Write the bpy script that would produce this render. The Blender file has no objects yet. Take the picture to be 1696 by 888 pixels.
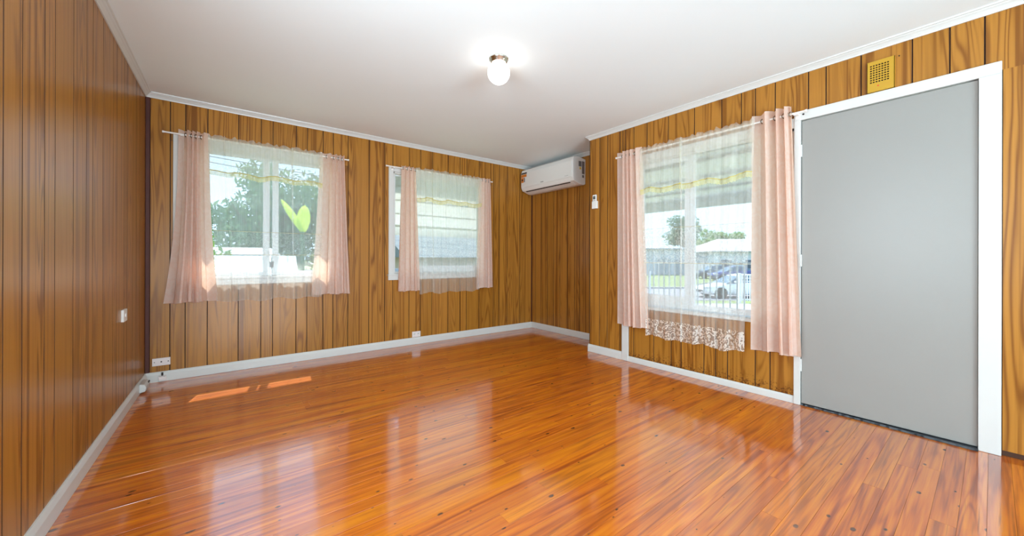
import bpy, math, random
from mathutils import Matrix, Vector
R = random.Random(7)
sc = bpy.context.scene
COL = sc.collection
rad = math.radians

# ------------------------------------------------------------------ camera
F_PX, PY = 621.12, 427.84
YAW, PITCH, ROLL = rad(37.945), rad(.024), rad(.159)
CAMZ = 1.09
fw = Vector((math.sin(YAW)*math.cos(PITCH), math.cos(YAW)*math.cos(PITCH), math.sin(PITCH)))
r0 = Vector((math.cos(YAW), -math.sin(YAW), 0)); u0 = r0.cross(fw)
rt = r0*math.cos(ROLL)+u0*math.sin(ROLL); up = rt.cross(fw)
cd = bpy.data.cameras.new('camera'); cam = bpy.data.objects.new('camera', cd); COL.objects.link(cam)
cd.sensor_width = 36; cd.sensor_fit = 'HORIZONTAL'; cd.lens = F_PX*36/1696
cd.shift_y = -(444-PY)/1696; cd.clip_start = .02; cd.clip_end = 500
m = Matrix.Identity(4)
for i in range(3): m[i][0], m[i][1], m[i][2] = rt[i], up[i], -fw[i]
m[2][3] = CAMZ
cam.matrix_world = m
sc.camera = cam

# ------------------------------------------------------------------ sky, sun, lamps, exposure
w = bpy.data.worlds.new('sky'); sc.world = w; w.use_nodes = True
nt = w.node_tree; nt.nodes.clear()
tc = nt.nodes.new('ShaderNodeTexCoord'); sx = nt.nodes.new('ShaderNodeSeparateXYZ'); rp = nt.nodes.new('ShaderNodeValToRGB')
bg = nt.nodes.new('ShaderNodeBackground'); wo = nt.nodes.new('ShaderNodeOutputWorld')
nt.links.new(tc.outputs['Generated'], sx.inputs[0]); nt.links.new(sx.outputs['Z'], rp.inputs[0])
nt.links.new(rp.outputs[0], bg.inputs[0]); nt.links.new(bg.outputs[0], wo.inputs[0])
e = rp.color_ramp.elements
e[0].position = 0; e[0].color = (.56, .76, .98, 1); e[1].position = .9; e[1].color = (.34, .56, .95, 1)
bg.inputs[1].default_value = 2.0
sd = bpy.data.lights.new('sun', 'SUN'); sun = bpy.data.objects.new('sun', sd); COL.objects.link(sun)
sd.energy = 7.5; sd.angle = rad(.6); sd.color = (1, .95, .86)
sun.rotation_euler = Vector((-.20, -1, -1.52)).to_track_quat('-Z', 'Y').to_euler()
ad = bpy.data.lights.new('rear_fill_light', 'AREA'); al = bpy.data.objects.new('rear_fill_light', ad); COL.objects.link(al)  # fill lamp added out of view behind the camera to brighten the room
ad.shape = 'RECTANGLE'; ad.size = 3.2; ad.size_y = 1.3; ad.energy = 390; ad.color = (.70, .89, 1)
al.location = (.3, -3.9, .70); al.rotation_euler = (rad(90+46), 0, 0)
bd = bpy.data.lights.new('side_fill_light', 'AREA'); bl_ = bpy.data.objects.new('side_fill_light', bd); COL.objects.link(bl_)
bd.shape = 'RECTANGLE'; bd.size = 1.25; bd.size_y = 1.35; bd.energy = 66; bd.color = (.80, .93, 1)      # added fill lamp, set in an invented window of the left wall
bl_.location = (-.66, .75, 1.42); bl_.rotation_euler = (rad(90+12), 0, rad(-72))
sc.view_settings.view_transform = 'Standard'; sc.view_settings.look = 'None'
sc.view_settings.gamma = 1; sc.view_settings.use_curve_mapping = False
sc.view_settings.exposure = 0.18

# ------------------------------------------------------------------ helpers
WM = {}
def place(o, parent, M):
    COL.objects.link(o)
    if parent is not None:
        o.parent = parent; o.matrix_parent_inverse = WM[parent].inverted()
    o.matrix_basis = M; WM[o] = M.copy(); return o
def tag(o, label=None, cat=None, group=None, kind=None):
    if label: o['label'] = label
    if cat: o['category'] = cat
    if group: o['group'] = group
    if kind: o['kind'] = kind
    return o
def thing(name, loc, label, cat, group=None, kind=None, rz=0):
    o = bpy.data.objects.new(name, None); o.empty_display_size = .05
    place(o, None, Matrix.Translation(Vector(loc)) @ Matrix.Rotation(rz, 4, 'Z'))
    return tag(o, label, cat, group, kind)
I4 = Matrix.Identity(4)
class G:
    def __init__(s): s.v = []; s.f = []; s.sm = []
    def add(s, v, f, M=None, smooth=False):
        b = len(s.v)
        s.v += [tuple(M @ Vector(p)) if M is not None else tuple(p) for p in v]
        s.f += [tuple(b+i for i in q) for q in f]; s.sm += [smooth]*len(f); return s
    def box(s, x0, x1, y0, y1, z0, z1, M=None):
        if x0 > x1: x0, x1 = x1, x0
        if y0 > y1: y0, y1 = y1, y0
        if z0 > z1: z0, z1 = z1, z0
        v = [(x, y, z) for x in (x0, x1) for y in (y0, y1) for z in (z0, z1)]
        return s.add(v, [(0,1,3,2),(4,6,7,5),(0,4,5,1),(2,3,7,6),(0,2,6,4),(1,5,7,3)], M)
    def tube(s, pts, r, n=8, M=None, cap=True):
        pts = [Vector(p) for p in pts]; v = []; f = []
        rr = r if isinstance(r, (list, tuple)) else [r]*len(pts)
        for i, p in enumerate(pts):
            t = (pts[min(i+1, len(pts)-1)]-pts[max(i-1, 0)]).normalized()
            a = t.cross(Vector((0, 0, 1)))
            if a.length < .01: a = t.cross(Vector((1, 0, 0)))
            a.normalize(); b = t.cross(a)
            for k in range(n):
                an = 2*math.pi*k/n; v.append(p+(a*math.cos(an)+b*math.sin(an))*rr[i])
        for i in range(len(pts)-1):
            for k in range(n):
                f.append((i*n+k, (i+1)*n+k, (i+1)*n+(k+1) % n, i*n+(k+1) % n))
        s.add(v, f, M, True)
        if cap:
            s.add(v[:n], [tuple(range(n))], M); s.add(v[-n:], [tuple(range(n))[::-1]], M)
        return s
    def lathe(s, prof, n=32, M=None):
        v = [(r*math.cos(2*math.pi*k/n), r*math.sin(2*math.pi*k/n), z) for r, z in prof for k in range(n)]
        f = [(i*n+k, i*n+(k+1) % n, (i+1)*n+(k+1) % n, (i+1)*n+k) for i in range(len(prof)-1) for k in range(n)]
        return s.add(v, f, M, True)
    def prism(s, poly, x0, x1, M=None):   # poly of (y,z), extruded along x
        n = len(poly); v = [(x0, y, z) for y, z in poly]+[(x1, y, z) for y, z in poly]
        f = [(i, (i+1) % n, n+(i+1) % n, n+i) for i in range(n)]+[tuple(range(n))[::-1], tuple(range(n, 2*n))]
        return s.add(v, f, M)
    def torus(s, R_, r, M, n=16, k=6):
        v = []; f = []
        for i in range(n):
            a = 2*math.pi*i/n
            for j in range(k):
                b = 2*math.pi*j/k
                v.append(((R_+r*math.cos(b))*math.cos(a), (R_+r*math.cos(b))*math.sin(a), r*math.sin(b)))
                f.append((i*k+j, ((i+1) % n)*k+j, ((i+1) % n)*k+(j+1) % k, i*k+(j+1) % k))
        return s.add(v, f, M, True)
    def mesh(s, name, mat):
        me = bpy.data.meshes.new(name); me.from_pydata([tuple(p) for p in s.v], [], s.f)
        me.polygons.foreach_set('use_smooth', s.sm)
        if mat: me.materials.append(mat)
        me.update(); return me
    def build(s, name, mat, parent=None, M=I4, bevel=0, seg=2, fix=True):
        me = s.mesh(name, mat)
        if fix:
            import bmesh
            b = bmesh.new(); b.from_mesh(me); bmesh.ops.recalc_face_normals(b, faces=b.faces); b.to_mesh(me); b.free()
        o = bpy.data.objects.new(name, me); place(o, parent, M)
        if bevel:
            md = o.modifiers.new('bevel', 'BEVEL'); md.width = bevel; md.segments = seg; md.limit_method = 'ANGLE'
        return o
def put(name, me, parent, M):
    return place(bpy.data.objects.new(name, me), parent, M)

# ------------------------------------------------------------------ materials
class N:
    def __init__(s, name):
        s.m = bpy.data.materials.new(name); s.m.use_nodes = True; s.t = s.m.node_tree; s.t.nodes.clear()
        s.out = s.n('OutputMaterial')
    def n(s, ty, ins=None, **kw):
        x = s.t.nodes.new('ShaderNode'+ty)
        for k, v in kw.items(): setattr(x, k, v)
        for k, v in (ins or {}).items():
            if hasattr(v, 'is_output') and v.is_output: s.t.links.new(v, x.inputs[k])
            else: x.inputs[k].default_value = v
        return x
    def math(s, op, a, b=0.0, c=0.0):
        x = s.n('Math', {0: a, 1: b, 2: c}, operation=op); return x.outputs[0]
    def mix(s, f, a, b, bt='MIX'):
        x = s.n('Mix', None, data_type='RGBA', blend_type=bt)
        for i, v in ((0, f), (6, a), (7, b)):
            if hasattr(v, 'is_output'): s.t.links.new(v, x.inputs[i])
            else: x.inputs[i].default_value = v if i == 0 or len(v) == 4 else (*v, 1)
        return x.outputs[2]
    def ramp(s, f, stops, interp='LINEAR'):
        x = s.n('ValToRGB', {0: f}); cr = x.color_ramp; cr.interpolation = interp
        while len(cr.elements) < len(stops): cr.elements.new(.5)
        for e_, (p, c) in zip(cr.elements, stops):
            e_.position = p; e_.color = (c, c, c, 1) if not isinstance(c, tuple) else (*c, 1)
        return x.outputs[0]
    def obj(s, scale=(1, 1, 1), rnd=0.0):
        co = s.n('TexCoord').outputs['Object']
        if rnd:
            oi = s.n('ObjectInfo').outputs['Random']
            cx = s.n('CombineXYZ', {0: s.math('MULTIPLY', oi, rnd), 1: s.math('MULTIPLY', oi, rnd*1.7), 2: s.math('MULTIPLY', oi, rnd*.6)})
            co = s.n('VectorMath', {0: co, 1: cx.outputs[0]}, operation='ADD').outputs[0]
        return s.n('Mapping', {0: co, 3: scale}).outputs[0]
    def noise(s, vec, scale, detail=2, rough=.5, dist=0.0):
        return s.n('TexNoise', {'Vector': vec, 'Scale': scale, 'Detail': detail, 'Roughness': rough, 'Distortion': dist}).outputs[0]
    def done(s, shader): s.t.links.new(shader, s.out.inputs[0]); return s.m
def c4(c): return (*c, 1)
def plain(name, col, rough=.5, metal=0.0, var=.0, bump=0.0, scale=30, **kw):
    n = N(name); base = c4(col)
    if var:
        f = n.noise(n.obj(), scale, 4)
        base = n.mix(f, tuple(x*(1-var) for x in col), tuple(min(1, x*(1+var)) for x in col))
    ins = {'Base Color': base, 'Roughness': rough, 'Metallic': metal}
    ins.update(kw)
    if bump:
        ins['Normal'] = n.n('Bump', {'Strength': bump, 'Distance': .002, 'Height': n.noise(n.obj(), scale*3, 3)}).outputs[0]
    return n.done(n.n('BsdfPrincipled', ins).outputs[0])
def emis(name, col, st):
    n = N(name); return n.done(n.n('Emission', {0: c4(col), 1: st}).outputs[0])

def wood_panel(name, light=(.45, .19, .028), dark=(.155, .042, .003), mould=False):
    n = N(name)
    v = n.obj((6.5, 1, .42), 37.0)
    n1 = n.noise(v, 1.0, 2, .45, .35)
    rings = n.math('SINE', n.math('MULTIPLY', n1, 95))
    rings = n.math('MULTIPLY_ADD', rings, .5, .5)
    rings = n.math('POWER', rings, 2.4)
    # where the grain is strong and where the face is plain, in broad upright bands
    band = n.ramp(n.noise(n.obj((9, 1, .12), 61.0), 1.0, 1), [(.40, .08), (.54, 1.0)])
    g = n.math('MULTIPLY', rings, band)
    fine = n.noise(n.obj((140, 1, 2.2), 11.0), 1.0, 3, .6)
    g2 = n.math('ADD', n.math('MULTIPLY', g, .72), n.math('MULTIPLY', n.math('SUBTRACT', fine, .4), .5))
    streak = n.ramp(n.noise(n.obj((30, 1, .25), 23.0), 1.0, 2), [(.55, 0.0), (.66, .8)])
    g2 = n.math('MAXIMUM', g2, streak)
    col = n.mix(n.ramp(g2, [(0, 0.0), (1, 1.0)]), light, dark)
    oi = n.n('ObjectInfo').outputs['Random']
    col = n.mix(n.math('MULTIPLY', n.math('FRACT', n.math('MULTIPLY', oi, 13.7)), .32), col, tuple(x*.62 for x in light[:2])+(light[2]*.4,))
    if mould:
        oz = n.n('SeparateXYZ', {0: n.n('TexCoord').outputs['Object']}).outputs[2]
        low = n.ramp(oz, [(.03, 1.0), (.17, 0.0)])
        sp = n.noise(n.obj((60, 1, 70), 3.0), 1.0, 3, .7)
        k = n.ramp(n.math('ADD', sp, n.math('MULTIPLY', low, .17)), [(.66, 0.0), (.72, 1.0)])
        k = n.math('MULTIPLY', k, low)
        col = n.mix(k, col, (.09, .025, .006))
    rg = n.math('MULTIPLY_ADD', fine, .12, .26)
    b = n.n('Bump', {'Strength': .12, 'Distance': .0008, 'Height': fine}).outputs[0]
    return n.done(n.n('BsdfPrincipled', {'Base Color': col, 'Roughness': rg, 'Normal': b, 'Specular IOR Level': .3, 'Coat Weight': .05, 'Coat Roughness': .2}).outputs[0])

def floor_wood():
    n = N('lacquered_cypress')
    oi = n.n('ObjectInfo').outputs['Random']
    g1 = n.noise(n.obj((1.3, 34, 1), 53.0), 1.0, 3, .6, .2)
    g2 = n.noise(n.obj((.5, 9, 1), 29.0), 1.0, 2, .5, .6)
    g2s = n.math('POWER', n.math('MULTIPLY_ADD', n.math('SINE', n.math('MULTIPLY', g2, 55)), .5, .5), 2)
    t = n.math('ADD', n.math('MULTIPLY', g1, .90), n.math('MULTIPLY', g2s, .14))
    col = n.ramp(t, [(.30, (.84, .245, .001)), (.50, (.64, .135, .001)), (.68, (.30, .042, .001))])
    bv = n.math('FRACT', n.math('MULTIPLY', oi, 7.31))
    col = n.mix(n.math('MULTIPLY', bv, .45), col, (.46, .10, .003))
    # warmer blond boards
    bl = n.ramp(n.math('FRACT', n.math('MULTIPLY', oi, 3.9)), [(.7, 0.0), (.85, .18)])
    col = n.mix(bl, col, (.88, .36, .012))
    vo = n.n('TexVoronoi', {'Vector': n.obj((6.5, 12, 1), 71.0), 'Scale': 1.0, 'Randomness': 1.0}, feature='F1', voronoi_dimensions='2D')
    wob = n.math('MULTIPLY', n.noise(n.obj((40, 60, 1), 5.0), 1.0, 2), .05)
    dist = n.math('ADD', vo.outputs['Distance'], wob)
    sz = n.n('SeparateColor', {0: vo.outputs['Color']}).outputs[0]
    thr = n.math('MULTIPLY_ADD', n.math('POWER', sz, 3.0), .15, -.03)
    kn = n.ramp(n.math('SUBTRACT', dist, thr), [(.0, 1.0), (.035, 0.0)])
    col = n.mix(n.math('MULTIPLY', kn, .9), col, (.045, .008, .001))
    dk = n.ramp(n.noise(n.obj((2.2, 60, 1), 19.0), 1.0, 2, .6), [(.62, 0.0), (.76, .6)])
    col = n.mix(dk, col, (.13, .022, .001))
    hgt = n.math('ADD', n.noise(n.obj((3, 42, 1), 9.0), 1.0, 2, .5), n.math('MULTIPLY', n.noise(n.obj((30, 55, 1), 17.0), 1.0, 2), .35))
    bmp = n.n('Bump', {'Strength': .16, 'Distance': .0016, 'Height': hgt}).outputs[0]
    rg = n.math('MULTIPLY_ADD', n.noise(n.obj((2, 14, 1), 41.0), 1.0, 2), .16, .03)
    return n.done(n.n('BsdfPrincipled', {'Base Color': col, 'Roughness': .45, 'Specular IOR Level': .25, 'Coat Weight': 1.0, 'Coat IOR': 2.45, 'Coat Roughness': rg, 'Coat Normal': bmp}).outputs[0])

def cloth(name, base, alt, opacity=1.0, trans=.5, tcol=None, lace=None, pattern=24, contrast=1.0):
    """woven fabric: diffuse + translucent, thinned by a thread/lace mask; lace = list of (z0, z1, opacity)"""
    n = N(name)
    co = n.n('TexCoord').outputs['Object']
    geo = n.n('SeparateXYZ', {0: co}); z = geo.outputs[2]
    vo = n.n('TexVoronoi', {'Vector': n.n('Mapping', {0: co, 3: (1, 1, .7)}).outputs[0], 'Scale': pattern, 'Randomness': .8}, feature='SMOOTH_F1')
    sw = n.math('MULTIPLY_ADD', n.math('SINE', n.math('MULTIPLY_ADD', n.noise(co, pattern*.4, 3), 38, n.math('MULTIPLY', vo.outputs['Distance'], 9.0))), .5, .5)
    col = n.mix(n.math('MULTIPLY', sw, contrast), base, alt)
    di = n.n('BsdfDiffuse', {0: col}); tr = n.n('BsdfTranslucent', {0: col if tcol is None else c4(tcol)})
    body = n.n('MixShader', {0: trans, 1: di.outputs[0], 2: tr.outputs[0]}).outputs[0]
    if opacity >= 1: return n.done(body)
    thr = n.math('MULTIPLY_ADD', n.noise(n.n('Mapping', {0: co, 3: (90, 90, 2)}).outputs[0], 1.0, 2), .12, opacity-.06)
    op = thr
    if lace:
        lp = n.ramp(n.math('MULTIPLY_ADD', n.math('SINE', n.math('MULTIPLY_ADD', n.noise(co, 18, 2), 34, n.math('MULTIPLY', vo.outputs['Distance'], 10.0))), .5, .5), [(.45, 0.0), (.62, 1.0)])
        for z0, z1, a in lace:
            inb = n.math('MULTIPLY', n.math('GREATER_THAN', z, z0), n.math('LESS_THAN', z, z1))
            op = n.math('ADD', op, n.math('MULTIPLY', n.math('MULTIPLY', inb, lp), a))
    op = n.n('Clamp', {0: op}).outputs[0]
    tp = n.n('BsdfTransparent', {0: (1, 1, 1, 1)})
    return n.done(n.n('MixShader', {0: op, 1: tp.outputs[0], 2: body}).outputs[0])

def glass_mat():
    n = N('window_glass')
    bf = n.n('NewGeometry').outputs['Backfacing']
    fr = n.n('Fresnel', {0: n.math('MULTIPLY_ADD', bf, -.83333, 1.5)}).outputs[0]
    g = n.n('BsdfGlossy', {0: (1, 1, 1, 1), 1: .0}); t = n.n('BsdfTransparent', {0: (.97, .985, .98, 1)})
    return n.done(n.n('MixShader', {0: fr, 1: t.outputs[0], 2: g.outputs[0]}).outputs[0])
def leafm(name, c1, c2):
    n = N(name)
    col = n.mix(n.noise(n.obj(), 3.0, 3), c1, c2)
    d_ = n.n('BsdfDiffuse', {0: col}); t = n.n('BsdfTranslucent', {0: col})
    return n.done(n.n('MixShader', {0: .45, 1: d_.outputs[0], 2: t.outputs[0]}).outputs[0])

M_ = dict(
    panel=wood_panel('grooved_woodgrain_panel'),
    panel_m=wood_panel('mildewed_woodgrain_panel', mould=True),
    groove=plain('groove_backing', (.055, .018, .006), .7),
    dark_trim=plain('mahogany_trim', (.07, .012, .006), .6, var=.3, scale=8),
    floor=floor_wood(),
    subfloor=plain('subfloor', (.05, .015, .004), .8),
    white=plain('white_gloss_paint', (.66, .655, .63), .32, var=.03, scale=9, bump=.05),
    ceil=plain('ceiling_paint', (.86, .92, .93), .8, var=.012, scale=2),
    frame=plain('powder_coated_aluminium', (.78, .82, .83), .35),
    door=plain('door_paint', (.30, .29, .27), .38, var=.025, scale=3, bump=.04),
    black=plain('black_rubber', (.012, .016, .022), .35, var=.5, bump=.6, scale=40),
    dark=plain('dark_gap', (.02, .015, .012), .8),
    plastic=plain('white_plastic', (.82, .81, .78), .3),
    pinkplastic=plain('aged_white_plastic', (.80, .72, .70), .35),
    acbody=plain('ac_plastic', (.84, .82, .79), .28),
    grey=plain('grey_print', (.18, .17, .17), .5),
    orange=plain('orange_print', (.80, .22, .03), .5, var=.5, scale=160),
    yellow=plain('yellow_print', (.80, .55, .05), .5),
    screen=plain('lcd', (.10, .11, .10), .2),
    vent=plain('yellow_enamel', (.52, .29, .016), .35, var=.05, scale=5),
    red=plain('red_print', (.65, .04, .02), .5),
    goldprint=plain('gold_print', (.55, .28, .03), .5),
    nickel=plain('brushed_nickel', (.62, .58, .52), .2, 1.0),
    eyelet=plain('eyelet_metal', (.22, .18, .13), .3, 1.0),
    rod=plain('rod_enamel', (.85, .80, .75), .35),
    globe=emis('lit_opal_globe', (1, .97, .9), 5.5),
    glass=glass_mat(),
    drape=cloth('pink_damask', (.88, .70, .60), (.93, .83, .76), trans=.5, tcol=(.97, .68, .52), pattern=20, contrast=.7),
    sheer=cloth('ivory_voile', (.92, .94, .90), (.94, .96, .93), .33, .55, None, [(1.10, 1.34, .07)]),
    sheer3=cloth('ivory_voile_with_lace', (.93, .90, .84), (.95, .95, .92), .31, .55, None, [(.0, .50, .65), (1.05, 1.37, .24)]),
    valance=cloth('cream_voile', (.93, .93, .78), (.95, .95, .84), .30, .6),
    fringe=cloth('yellow_fringe', (.86, .80, .40), (.90, .85, .52), .62, .5),
    piping=plain('yellow_piping', (.62, .52, .17), .7),
    seam=plain('seam_thread', (.72, .62, .38), .7),
    extwall=plain('painted_weatherboard', (.75, .76, .74), .7),
    concrete=plain('pale_concrete', (.38, .37, .35), .9, var=.08, scale=2),
    road=plain('asphalt', (.27, .27, .28), .9, var=.12, scale=3),
    grass=plain('grass', (.21, .27, .10), .9, var=.3, scale=1.2),
    leaf_a=leafm('gum_leaves', (.10, .22, .12), (.24, .38, .20)),
    leaf_b=leafm('green_leaves', (.14, .32, .06), (.34, .52, .14)),
    leaf_y=leafm('banana_leaf', (.50, .70, .06), (.72, .85, .12)),
    bark=plain('bark', (.20, .15, .11), .9, var=.4, scale=12),
    awn=None, rail=plain('white_rail_enamel', (.93, .94, .95), .3),
    roofw=plain('pale_roof_iron', (.42, .43, .45), .5),
    tile=plain('grey_roof_tile', (.50, .48, .47), .8, var=.2, scale=4),
    roofd=plain('dark_weathered_roof', (.20, .23, .22), .9, var=.3, scale=5),
    housew=plain('house_wall_pale', (.62, .64, .66), .8, var=.05, scale=1),
    pinkwall=plain('pink_brick_wall', (.66, .54, .47), .8, var=.08, scale=6),
    fence=plain('grey_fence', (.38, .42, .44), .8, var=.1, scale=4),
    hglass=plain('dark_house_glass', (.08, .11, .15), .1),
    carw=plain('white_car_paint', (.86, .87, .88), .15, **{'Coat Weight': 1.0}),
    carb=plain('blue_car_paint', (.03, .05, .22), .2, **{'Coat Weight': 1.0}),
    cargr=plain('dark_grey_car_paint', (.06, .07, .09), .2, **{'Coat Weight': 1.0}),
    carglass=plain('car_glass', (.10, .16, .20), .06),
    tyre=plain('tyre', (.02, .02, .02), .8), rim=plain('alloy', (.6, .6, .6), .3, 1.0),
    lamp=plain('headlamp', (.6, .62, .65), .1), wire=plain('power_cable', (.02, .02, .02), .8),
)
n_ = N('awning_fibreglass'); dcol = (.86, .87, .84, 1)
M_['awn'] = n_.done(n_.n('MixShader', {0: .5, 1: n_.n('BsdfDiffuse', {0: dcol}).outputs[0], 2: n_.n('BsdfTranslucent', {0: dcol}).outputs[0]}).outputs[0])

# ------------------------------------------------------------------ room frames (local x along the wall, local y outward, z up)
YA, XC, XD, YD, XE = 4.506, 3.914, 3.439, 2.918, -.509
ZT, ZC = 2.479, 2.523
YB = -.66
FA = Matrix.Translation((0, YA, 0))
FD = Matrix.Translation((XD, 0, 0)) @ Matrix.Rotation(rad(-90), 4, 'Z')     # s = -y
FC = Matrix.Translation((XC, 0, 0)) @ Matrix.Rotation(rad(-90), 4, 'Z')
sp = math.atan2(.028, 1.506)
FE = Matrix.Translation((XE, YA, 0)) @ Matrix.Rotation(rad(90)-sp, 4, 'Z') @ Matrix.Translation((-YA, 0, 0))  # s ~ y
PT = .009
def wall(name, FR, s0, s1, holes=(), cols=None, zt=ZT, side_under=None, th=.13, label=None):
    """structure: backing boxes around the holes + one child plank per groove interval"""
    g = G(); ss = sorted({s0, s1, *[h[0] for h in holes], *[h[1] for h in holes]})
    for a, b in zip(ss, ss[1:]):
        hs = [h for h in holes if h[0] <= a+1e-6 and h[1] >= b-1e-6]
        z = 0.0
        for h in sorted(hs, key=lambda q: q[2]):
            if h[2] > z+1e-4: g.box(a, b, PT, th, z, h[2])
            z = h[3]
        if z < ZC+.05: g.box(a, b, PT, th, z, ZC+.05)
    W = g.build(name, M_['groove'], None, FR)
    tag(W, kind='structure')
    return W
def plank(W, FR, a, b, z0, z1, mat='panel'):
    wd = b-a; gp = .0020
    g = G(); c = .0016; x0, x1 = -wd/2+gp, wd/2-gp
    if x1-x0 < .01: return
    poly = [(x0, PT-.0005), (x0, c), (x0+c, 0), (x1-c, 0), (x1, c), (x1, PT-.0005)]
    n = len(poly); h = z1-z0
    v = [(x, y, 0) for x, y in poly]+[(x, y, h) for x, y in poly]
    f = [(i, (i+1) % n, n+(i+1) % n, n+i) for i in range(n)]+[tuple(range(n))[::-1], tuple(range(n, 2*n))]
    g.add(v, f); o = g.build('panel', M_[mat], W, FR @ Matrix.Translation(((a+b)/2, 0, z0)))
    o.data.materials.append(M_['groove'])
    for p in o.data.polygons:
        if abs(p.normal.x) > .5: p.material_index = 1
    return o

# --- far wall
gA = [XE+.03, -.348, -.245, -.089, .144, .327, .426, .634, .736, .892, .993, 1.149, 1.383, 1.567, 1.666, 1.875, 2.03, 2.189, 2.423, 2.605, 2.71, 2.92, 3.167, 3.271, 3.417, 3.66, XC-.012]
H1 = (-.26, 1.03, .885, 2.13); H2 = (1.668, 2.975, .875, 2.15)
WA = wall('wall_far', FA, XE-.15, XC+.15, [H1, H2])
def planks(W, FR, gs, holes, z0=.03, z1=ZT+.01, mat='panel', matlow=None):
    for a, b in zip(gs, gs[1:]):
        hs = [h for h in holes if h[0] < b-.004 and h[1] > a+.004]
        if not hs: plank(W, FR, a, b, z0, z1, mat); continue
        h = hs[0]
        plank(W, FR, a, b, z0, h[2]-.004, matlow or mat); plank(W, FR, a, b, h[3]+.004, z1, mat)
        if a < h[0]-.006: plank(W, FR, a, h[0], h[2]-.001, h[3]+.001, mat)
        if b > h[1]+.006: plank(W, FR, h[1], b, h[2]-.001, h[3]+.001, mat)
planks(WA, FA, gA, [H1, H2])
G().box(XE, XE+.03, -.006, .01, .05, ZT+.01).build('corner_strip', M_['dark_trim'], WA, FA, bevel=.004)
G().box(XC-.014, XC+.002, -.006, .01, .05, ZT+.01).build('corner_strip', M_['dark_trim'], WA, FA, bevel=.003)
# --- alcove wall
WC = wall('wall_alcove', FC, -YA-.13, -YD+.13)
gC = [4.50, 4.421, 4.293, 4.149, 4.013, 3.883, 3.74, 3.597, 3.505, 3.328, 3.19, 3.03, 2.92]
planks(WC, FC, [-y for y in gC], [])
# --- return wall between alcove and right wall (faces the far wall)
WR = G().box(XD+.009, XC+.13, 2.79, YD, 0, ZC+.05).build('wall_return', M_['groove']); tag(WR, kind='structure')
FR_ = Matrix.Translation((0, YD+.009, 0)) @ Matrix.Rotation(rad(180), 4, 'Z')
planks(WR, FR_, [-XC+.01, -3.72, -3.60, -XD], [])
# --- right wall: window hole and door hole, s = -y
H3 = (-2.30, -.925, .585, 2.085); HD = (-.885, -.045, -.01, 2.135)
WD = wall('wall_right', FD, -YD, -YB+.15, [H3, HD])
up_g = [2.462, 2.433, 2.327, 2.172, 1.943, 1.688, 1.451, 1.295, 1.192, 1.053, .842, .740, .553, .314, .16, .03, -.12, -.35, -.5, YB]
lo_g = [2.386, 2.323, 2.092, 1.909, 1.809, 1.598, 1.497, 1.399, 1.188, 1.084, .925]
for a, b in zip([2.918, 2.775, 2.665, 2.50], [2.775, 2.665, 2.50, 2.462]): plank(WD, FD, -a, -b, .03, ZT+.01)
for a, b in zip(up_g, up_g[1:]): plank(WD, FD, -a, -b, 2.15, ZT+.01)
for a, b in zip(lo_g, lo_g[1:]): plank(WD, FD, -a, -b, .03, .60, 'panel_m')
plank(WD, FD, .03, .25, .03, 2.15); plank(WD, FD, .25, .40, .03, 2.15); plank(WD, FD, .40, -YB, .03, 2.15)
plank(WD, FD, -2.39, -2.29, .60, 2.15)
# --- left wall
H5 = (.08, 1.42, .72, 2.12)  # hole cut for the added side window
WE = wall('wall_left', FE, YB-.2, YA, [H5])
gE = [YA-.002, 4.261, 4.13, 3.997, 3.80, 3.713, 3.503, 3.406, 3.17, 2.97, 2.86, 2.66, 2.43, 2.32, 2.12, 1.98, 1.75, 1.64, 1.40, 1.22, 1.10, .86, .70, .49, .37, .15, 0, -.22, -.42, YB-.15][::-1]
planks(WE, FE, gE, [H5])
# --- wall behind the camera, with a wide opening added for the rear fill light
g = G().box(-.8, -.3, YB-.12, YB, 0, ZC+.05).box(3.2, 3.6, YB-.12, YB, 0, ZC+.05).box(-.3, 3.2, YB-.12, YB, 2.47, ZC+.05)
tag(g.build('wall_behind', M_['white']), kind='structure')
g = G().box(-.9, 3.8, -5.8, -5.7, 0, 2.7).box(-.9, -.8, -5.7, YB-.12, 0, 2.7).box(3.7, 3.8, -5.7, YB-.12, 0, 2.7).box(-.9, 3.8, -5.7, YB-.12, 2.6, 2.7)  # unseen enclosure added to bounce the rear fill light
tag(g.build('wall_rear_bounce', M_['white']), kind='structure')
tag(G().box(-.9, 3.8, -5.8, YB-.2, -.1, -.01).build('floor_rear_bounce', M_['concrete']), kind='structure')  # floor of the added bounce enclosure
# --- ceiling
g = G().box(-.85, XC+.2, YB-.2, YA+.2, ZC, ZC+.06)
CE = tag(g.build('ceiling', M_['ceil']), kind='structure')

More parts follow.
